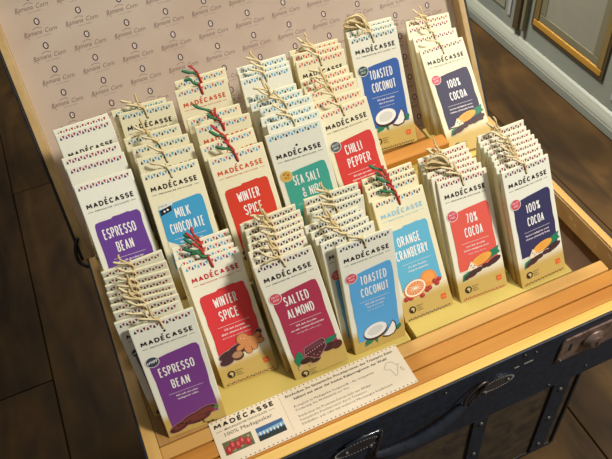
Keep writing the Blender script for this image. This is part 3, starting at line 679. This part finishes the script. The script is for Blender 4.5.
tpart(mb, 'lid_rim', lid)
mb = MB()
WALLP = mat('lid_wallpaper', (186, 168, 150), .8, noise=((9, 9, 9), (178, 157, 138), 3))
mb.box(LX0 + 1.15, LX1 - 1.0, LB, LH - 1.1, 2.2, 2.69, WALLP, M=ML)
pr = Print(mb, lambda u, v, l: ML @ Vector((u, v, 2.19 - .004 * l)))
LOGO = (108, 76, 74); DK = (70, 50, 54)
for r_ in range(-3, 10):
    v = 32.16 - 3.438 * r_
    if v < 1.8: continue
    for c_ in range(0, 11):
        u = 16.17 + 5.964 * c_
        if u > LX1 - 2.6 or v > LH - 2: continue
        pr.ell(u, v, .4, .5, 1, DK, n=18); pr.ell(u, v, .22, .33, 2, (214, 198, 186), n=16); pr.ell(u + .05, v, .07, .2, 3, (150, 120, 116), n=10)
        b = v - 1.72
        pr.text('Ramana', u - 2.35, u + .15, b, .66, 1, LOGO, shear=.35, off=-.004)
        pr.text('Corn', u + .55, u + 2.25, b, .66, 1, LOGO, shear=.35, off=-.004)
        pts = [(u - 2.35 + .12 * q, b - .2 + .25 * math.sin(q * .8)) for q in range(6)]
        for q in range(5): pr.line(pts[q], pts[q + 1], .05, 1, LOGO)
        pts = [(u - .95 + 1.3 * q / 8, b + .72 + .22 * math.sin(math.pi * q / 8)) for q in range(9)]
        for q in range(8): pr.line(pts[q], pts[q + 1], .06, 1, LOGO)
        pr.text('nature & tradition', u - .7, u + 1.3, b - .42, .16, 1, (136, 108, 102), res=1)
tpart(mb, 'lid_lining', lid, label='pinkish brown paper lining printed with rows of script logos')
m = MB(); m.tube(spline([(10.6, 31.4, 3.2), (9.7, 30.6, 1.8), (9.6, 29.6, .1), (10.6, 28.7, -.7)], 6), .3, BLACKC, n=8); tpart(m, 'lid_strap')
for xa in (24, 46, 68):
    m = MB(); m.box(xa - 2, xa + 2, Y1 + .28, Y1 + .6, -2.5, -.1, STEEL, .05); m.tube([(xa - 2, Y1 + .62, -.2), (xa + 2, Y1 + .62, -.2)], .35, STEEL, n=10)
    tpart(m, 'hinge')

# ------------------------------------------------------------------ display risers, slats, card
CARD = mat('yellow_card', (200, 176, 88), .6, noise=((12, 12, 12), (190, 166, 80), 3))
def thing_mesh(name, mb, label, cat, group=None):
    return tag(mb.build(name), label, cat, group)
m = MB(); m.box(12.55, 21.1, -4.15, 11.2, -6, -.02, wood_mat('block_wood', (150, 108, 52), (172, 128, 68), 'y'), .12)
thing_mesh('wooden_block', m, 'low wooden block under the tied espresso bean bars in the left corner', 'wooden block')
m = MB(); m.box(21.2, 47.3, -4.1, 9.2, -6, -.02, CARD, .12)
thing_mesh('display_riser', m, 'low yellow card riser under the winter spice, salted almond and light blue coconut bars', 'display riser', 'yellow card risers in the trunk')
m = MB(); m.box(48.05, 72.9, -4.1, 9.2, -6, -.02, CARD, .12)
thing_mesh('display_riser', m, 'low yellow card riser under the orange cranberry, coral and navy stacks', 'display riser', 'yellow card risers in the trunk')
m = MB(); m.box(12.55, 21.0, 11.4, 28.2, -6, 5.98, CARD, .1); m.box(21.0, 66.8, 9.4, 22.3, -6, 5.98, CARD, .1); m.box(21.0, 64.3, 22.3, 28.2, -6, 5.98, CARD, .1); m.box(12.55, 54.4, 23.2, 30.5, 5.98, 6.48, CARD, .05)
m.box(54.9, 64.3, 22.45, 26.6, 5.98, 7.98, wood_mat('shelf_wood', (160, 110, 48), (180, 132, 66), 'x'), .08)
thing_mesh('display_riser', m, 'tall yellow riser carrying the rear row, mostly hidden behind the front bars', 'display riser', 'yellow card risers in the trunk')
m = MB(); m.box(67.2, 75.4, 18.8, 28.2, -6, 3.98, CARD, .1)
thing_mesh('display_riser', m, 'small riser under the dark violet 100% cocoa bars beside the right lid edge', 'display riser', 'yellow card risers in the trunk')
SL = wood_mat('slat_wood', (170, 106, 28), (196, 136, 50), 'x', .6, .6)
SL1 = wood_mat('slat_wood_pale', (184, 134, 62), (200, 154, 84), 'x', .6, .6)
for (x0, x1, y0, y1, mt, lab) in ((12.5, 77.6, -6.1, -4.25, SL1, 'pale wooden batten nearest the chocolate bars, its right end rounded'),
        (12.5, 80.35, -8.35, -6.25, SL, 'middle one of the three orange wooden battens along the trunk front'),
        (12.5, 80.35, -10.46, -8.5, SL, 'orange wooden batten nearest the trunk\'s front rim')):
    m = MB(); m.box(x0, x1, y0, y1, -6, 0, mt, .2, 3)
    thing_mesh('wooden_batten', m, lab, 'wooden batten', 'wooden battens in the trunk')
m = MB(); m.box(54.95, 66.8, 19.5, 21.9, 6.0, 8.0, SL, .25, 3)
thing_mesh('wooden_batten', m, 'short wooden batten in front of the royal blue coconut bars at the rear', 'wooden batten', 'wooden battens in the trunk')

m = MB()
CW, CH = 26.0, 6.15
PAPER = mat('card_paper', (222, 206, 178), .6)
m.box(0, CW, -CH, 0, 0, .06, PAPER)
pr = Print(m, lambda u, v, l: (u, v, .064 + .005 * l))
INKC = (30, 26, 26)
pr.letters('MADÉCASSE', .45, 8.35, -1.17, .68, .19, 1, INKC)
pr.text('MADAGASCAR CHOCOLATE', 1.6, 7.2, -1.72, .28, 1, INKC, off=.012); pr.line((.5, -1.6), (1.3, -1.6), .05, 1, INKC); pr.line((7.4, -1.6), (8.2, -1.6), .05, 1, INKC)
pr.text('100% Madagaskar', 1.4, 7.6, -2.5, .5, 1, (50, 44, 42))
rnd = random.Random(4)
pr.poly([(.7, -4.9), (4.4, -4.9), (4.4, -3.15), (.7, -3.15)], 1, (92, 96, 60))
for _ in range(26): pr.ell(rnd.uniform(1, 4.1), rnd.uniform(-4.7, -3.35), rnd.uniform(.1, .28), rnd.uniform(.08, .2), 2, rnd.choice([(120, 126, 76), (150, 140, 90), (70, 76, 44)]), n=8)
for a, b in ((1.75, -3.95), (3.0, -3.85), (2.4, -4.1), (3.7, -4.2), (1.2, -4.35)):
    pr.ell(a, b, .42, .6, 3, (156, 38, 34), n=12); pr.ell(a + .1, b + .1, .15, .3, 4, (204, 96, 84), n=10)
pr.poly([(5.0, -4.95), (8.55, -4.95), (8.55, -3.15), (5.0, -3.15)], 1, (44, 88, 134))
pr.poly([(5.0, -4.2), (8.55, -4.1), (8.55, -3.6), (5.0, -3.8)], 2, (120, 160, 186))
pr.poly([(5.0, -4.95), (8.55, -4.95), (8.55, -4.3), (7.4, -4.2), (6.2, -4.35), (5.0, -4.25)], 3, (20, 32, 30))
for k in range(7): pr.ell(5.4 + .45 * k, -4.0 - .05 * (k % 3), .09, .26, 4, (216, 214, 196), n=8)
pr.line((9.25, -.5), (9.25, -5.3), .04, 1, (150, 140, 120))
def tl(s, u, u1, v, cap, off=.0, c=INKC): pr.text(s, u, u1, v, cap, 1, c, off=off, res=1)
tl('Entdecken Sie fantastische Fruchtaromen des Trinitario Edel-', 10.0, 25.2, -.95, .36, .02)
tl('kakaos aus einer der besten Kakaoregionen der Welt!', 10.9, 24.0, -1.62, .36, .02)
tl('Komplett in Madagaskar hergestellt - die entspannte', 10.5, 21.6, -2.65, .32, 0, (70, 62, 56))
tl('Förderung des Wohlstands vor Ort', 10.5, 17.8, -3.2, .32, 0, (70, 62, 56))
tl('Entdecken Sie Premium-Schokolade aus Afrika!', 10.5, 20.4, -4.1, .32, 0, (70, 62, 56))
tl('Fantastische Fruchtaromen durch Trinitario-', 10.5, 19.6, -4.65, .32, 0, (70, 62, 56))
tl('Edelkakao, pur oder mit weiteren Mischungen kombiniert', 10.5, 22.9, -5.2, .32, 0, (70, 62, 56))
pr.africa(23.9, -3.05, 1.15, 1, (110, 100, 90), line=.05)
pr.ell(25.1, -3.6, .14, .34, 1, (110, 100, 90), 20); pr.ell(25.1, -3.6, .09, .28, 2, (222, 206, 178), 20)
for k in range(44):
    a = .3 + k * .59
    pr.poly([(a, -.12), (a + .22, -.12), (a + .11, -.3)], 1, (44, 60, 60)); pr.poly([(a, -CH + .12), (a + .22, -CH + .12), (a + .11, -CH + .3)], 1, (44, 60, 60))
card = m.build('info_card'); card.location = (18.95 * CM, -3.98 * CM, .02 * CM); card.rotation_euler = (0, 0, .004)
tag(card, 'long cream information card with two small photos and German text, lying on the battens', 'card')

# ------------------------------------------------------------------ floor and cabinet
def floor_mat():
    m = bpy.data.materials.new('dark_oak_floor'); m.use_nodes = True
    nt = m.node_tree; b = nt.nodes['Principled BSDF']; b.inputs['Roughness'].default_value = .6; b.inputs['Specular IOR Level'].default_value = .25
    tc = nt.nodes.new('ShaderNodeTexCoord'); gi = nt.nodes.new('ShaderNodeNewGeometry')
    mp = nt.nodes.new('ShaderNodeMapping'); mp.inputs['Scale'].default_value = (12, 3.0, 12)
    nt.links.new(tc.outputs['Object'], mp.inputs['Vector'])
    cb = nt.nodes.new('ShaderNodeCombineXYZ'); nt.links.new(gi.outputs['Random Per Island'], cb.inputs['Z'])
    ml = nt.nodes.new('ShaderNodeVectorMath'); ml.operation = 'SCALE'; ml.inputs['Scale'].default_value = 37
    nt.links.new(cb.outputs[0], ml.inputs[0])
    ad = nt.nodes.new('ShaderNodeVectorMath'); nt.links.new(mp.outputs[0], ad.inputs[0]); nt.links.new(ml.outputs[0], ad.inputs[1])
    n1 = nt.nodes.new('ShaderNodeTexNoise'); n1.inputs['Scale'].default_value = 1; n1.inputs['Detail'].default_value = 7; n1.inputs['Distortion'].default_value = 1.2
    nt.links.new(ad.outputs[0], n1.inputs['Vector'])
    n2 = nt.nodes.new('ShaderNodeTexNoise'); n2.inputs['Scale'].default_value = 9; n2.inputs['Detail'].default_value = 4
    nt.links.new(tc.outputs['Object'], n2.inputs['Vector'])
    cr = nt.nodes.new('ShaderNodeValToRGB')
    cr.color_ramp.elements[0].position = .3; cr.color_ramp.elements[0].color = (*lin((48, 33, 15)), 1)
    cr.color_ramp.elements[1].position = .72; cr.color_ramp.elements[1].color = (*lin((96, 69, 33)), 1)
    nt.links.new(n1.outputs['Fac'], cr.inputs['Fac'])
    mr = nt.nodes.new('ShaderNodeMapRange'); mr.inputs['From Min'].default_value = .3; mr.inputs['From Max'].default_value = .7
    mr.inputs['To Min'].default_value = .72; mr.inputs['To Max'].default_value = 1.2
    nt.links.new(n2.outputs['Fac'], mr.inputs['Value'])
    m2 = nt.nodes.new('ShaderNodeMapRange'); m2.inputs['To Min'].default_value = .85; m2.inputs['To Max'].default_value = 1.15
    nt.links.new(gi.outputs['Random Per Island'], m2.inputs['Value'])
    mm = nt.nodes.new('ShaderNodeMath'); mm.operation = 'MULTIPLY'; nt.links.new(mr.outputs[0], mm.inputs[0]); nt.links.new(m2.outputs[0], mm.inputs[1])
    hs = nt.nodes.new('ShaderNodeHueSaturation'); nt.links.new(cr.outputs['Color'], hs.inputs['Color']); nt.links.new(mm.outputs[0], hs.inputs['Value'])
    nt.links.new(hs.outputs['Color'], b.inputs['Base Color'])
    bp = nt.nodes.new('ShaderNodeBump'); bp.inputs['Strength'].default_value = .3; bp.inputs['Distance'].default_value = .002
    nt.links.new(n1.outputs['Fac'], bp.inputs['Height']); nt.links.new(bp.outputs['Normal'], b.inputs['Normal'])
    return m
FM = floor_mat(); GAP = mat('floor_gap', (14, 10, 7), .8)
ZF = -39.2
m = MB(); seams = [-150, -122, -93, -64, -35, -5.8, 22.5, 51, 79.2, 113.6, 142, 170]
rnd = random.Random(9)
m.box(-150, 170, -110, 280, ZF - 3, ZF - 1, GAP)
cuts = {4: [-60, 40, 175], 5: [-20, 97.4, 200], 8: [-90, 140], 7: [-20, 120], 9: [-30, 20, 190]}
for i in range(len(seams) - 1):
    cs = [-110] + cuts.get(i, [rnd.uniform(-80, 0), rnd.uniform(60, 200)]) + [280]
    for a, b in zip(cs[:-1], cs[1:]):
        m.box(seams[i] + .1, seams[i + 1] - .1, a + .07, b - .07, ZF - 2, ZF, FM, .15, 1)
tag(m.build('floor'), 'dark brown wooden plank floor', kind='structure')

BLUE = mat('cabinet_blue_grey', (150, 158, 150), .5, noise=((14, 14, 14), (160, 164, 148), 3))
GLD = wood_mat('cabinet_ochre_frame', (186, 136, 48), (206, 156, 66), 'y', .5)
GLD_SHADED = wood_mat('cabinet_ochre_frame_shaded', (128, 108, 62), (146, 124, 76), 'z', .5)  # uprights of the ochre frame, their shade put into the colour
PAN = mat('cabinet_panel_grey', (156, 154, 136), .6, noise=((10, 10, 10), (164, 160, 140), 3))
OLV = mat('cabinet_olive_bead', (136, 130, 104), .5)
BRN = mat('cabinet_brown_and_frame_shadow', (92, 78, 54), .5)
WHT = mat('cabinet_white_strip', (196, 198, 196), .5)
CRM = mat('cabinet_ledge', (164, 166, 150), .4)
cab = empty('cabinet', (150, 90, ZF)); tag(cab, 'blue-grey painted shop cabinet with ochre framed panels standing on the floor', 'cabinet')
ci = Matrix.Translation(Vector((-150, -90, -ZF)))
def cpart(mb, name, parent=None, label=None):
    o = mb.build(name, parent or cab, M=ci)
    if label: o['label'] = label
    return o
CY0, CY1, CZ1 = 20, 200, 45
m = MB(); m.box(134.6, 170, CY0, CY1, ZF, CZ1, BLUE); cpart(m, 'carcass')
m = MB(); m.box(132.6, 134.6, CY0, CY1, ZF + .2, -36.6, BLUE, .2); m.box(132.7, 134.7, CY0, CY1, ZF, ZF + .5, BLK); cpart(m, 'plinth')
m = MB()
bm = bmesh.new(); pf = [(134.7, -36.7), (132.7, -36.6), (132.8, -36.0), (133.2, -35.3), (134.0, -34.3), (134.7, -33.9)]
a_ = [bm.verts.new((x, CY0, z)) for x, z in pf]; b_ = [bm.verts.new((x, CY1, z)) for x, z in pf]
for i in range(len(pf) - 1): bm.faces.new([a_[i], a_[i + 1], b_[i + 1], b_[i]])
bm.faces.new(a_[::-1]); bm.faces.new(b_)
m.take(bm, CRM); cpart(m, 'moulding')
def panel(y0, y1, z0, z1, label=None):
    m = MB()
    w = 1.9; q = .8
    for a, b, c, d in ((y0 - q, y1 + q, z0 - q, z0), (y0 - q, y1 + q, z1, z1 + q), (y0 - q, y0, z0, z1), (y1, y1 + q, z0, z1)): m.box(134.1, 134.7, a, b, c, d, BRN, .15)  # dark edging stands in for the shadow line around the frame
    for a, b, c, d in ((y0, y1, z0, z0 + w), (y0, y1, z1 - w, z1), (y0, y0 + w, z0 + w, z1 - w), (y1 - w, y1, z0 + w, z1 - w)): m.box(133.9, 134.7, a, b, c, d, GLD if b - a > 5 else GLD_SHADED, .25)
    f = cpart(m, 'panel_frame')
    m = MB(); w2 = 2.2
    Y_0, Y_1, Z_0, Z_1 = y0 + w, y1 - w, z0 + w, z1 - w
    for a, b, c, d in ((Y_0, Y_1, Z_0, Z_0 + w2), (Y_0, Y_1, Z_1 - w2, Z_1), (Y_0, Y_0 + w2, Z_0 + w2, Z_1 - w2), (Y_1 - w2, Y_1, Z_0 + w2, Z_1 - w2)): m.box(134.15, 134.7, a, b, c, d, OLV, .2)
    cpart(m, 'inner_bead', f)
    m = MB(); m.box(134.3, 134.65, Y_0 + w2, Y_1 - w2, Z_0 + w2, Z_1 - w2, PAN); cpart(m, 'panel', f)
panel(56.2, 83.0, -27.4, 30)
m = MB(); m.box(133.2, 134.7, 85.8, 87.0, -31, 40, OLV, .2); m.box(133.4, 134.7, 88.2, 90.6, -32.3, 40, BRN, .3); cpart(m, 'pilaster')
m = MB(); m.box(134.2, 134.7, 93.2, 94.4, -30.3, 40, WHT, .1); cpart(m, 'white_bead')
m = MB(); m.box(134.3, 134.7, 96, 122, -29.5, 35, PAN, .1); cpart(m, 'panel')
m = MB(); m.box(134.2, 134.7, 50.2, 51.4, -30.8, 40, WHT, .1); cpart(m, 'white_bead')
m = MB(); m.box(134.3, 134.7, 25, 49.5, -29.5, 35, PAN, .1); cpart(m, 'panel')

# ------------------------------------------------------------------ light
def area(name, loc, target, size, power, color, sizey=None):
    l = bpy.data.lights.new(name, 'AREA'); l.energy = power; l.color = color; l.size = size
    if sizey: l.shape = 'RECTANGLE'; l.size_y = sizey
    o = bpy.data.objects.new(name, l); COL.objects.link(o)
    o.location = loc; d = Vector(target) - Vector(loc); o.rotation_euler = d.to_track_quat('-Z', 'Y').to_euler()
    return o
area('ceiling_or_fill_light', (2.25, -1.35, 2.45), (.5, .1, 0), .45, 116, (1.0, .955, .87))
area('ceiling_or_fill_light', (.9, .3, 2.4), (.6, .2, 0), .5, 9, (1.0, .97, .92))  # weak fill added above the trunk, not a fitting of the room
area('ceiling_or_fill_light', (.5, 1.3, 1.9), (1.34, .7, -.25), .4, 12, (1.0, .96, .88)).data.spread = math.radians(75)  # added narrow fill, only there to brighten the cabinet front
w = bpy.data.worlds.new('room_air'); scene.world = w; w.use_nodes = True
bg = w.node_tree.nodes['Background']; bg.inputs['Color'].default_value = (.95, .93, .88, 1); bg.inputs['Strength'].default_value = .16

# ------------------------------------------------------------------ camera
cx, cy, cz, yaw, pitch, roll, f = CAM
cam = bpy.data.cameras.new('camera'); co = bpy.data.objects.new('camera', cam); COL.objects.link(co)
co.matrix_world = Matrix.Translation(Vector((cx, cy, cz)) * CM) @ Matrix.Rotation(yaw, 4, 'Z') @ Matrix.Rotation(pitch, 4, 'X') @ Matrix.Rotation(roll, 4, 'Z')
cam.sensor_width = 36; cam.sensor_fit = 'HORIZONTAL'; cam.lens = f / 612 * 36; cam.clip_start = .02; cam.clip_end = 20
scene.camera = co
scene.view_settings.view_transform = 'Standard'; scene.view_settings.look = 'None'
scene.view_settings.exposure = 0.0; scene.view_settings.gamma = 1.0; scene.view_settings.use_curve_mapping = False
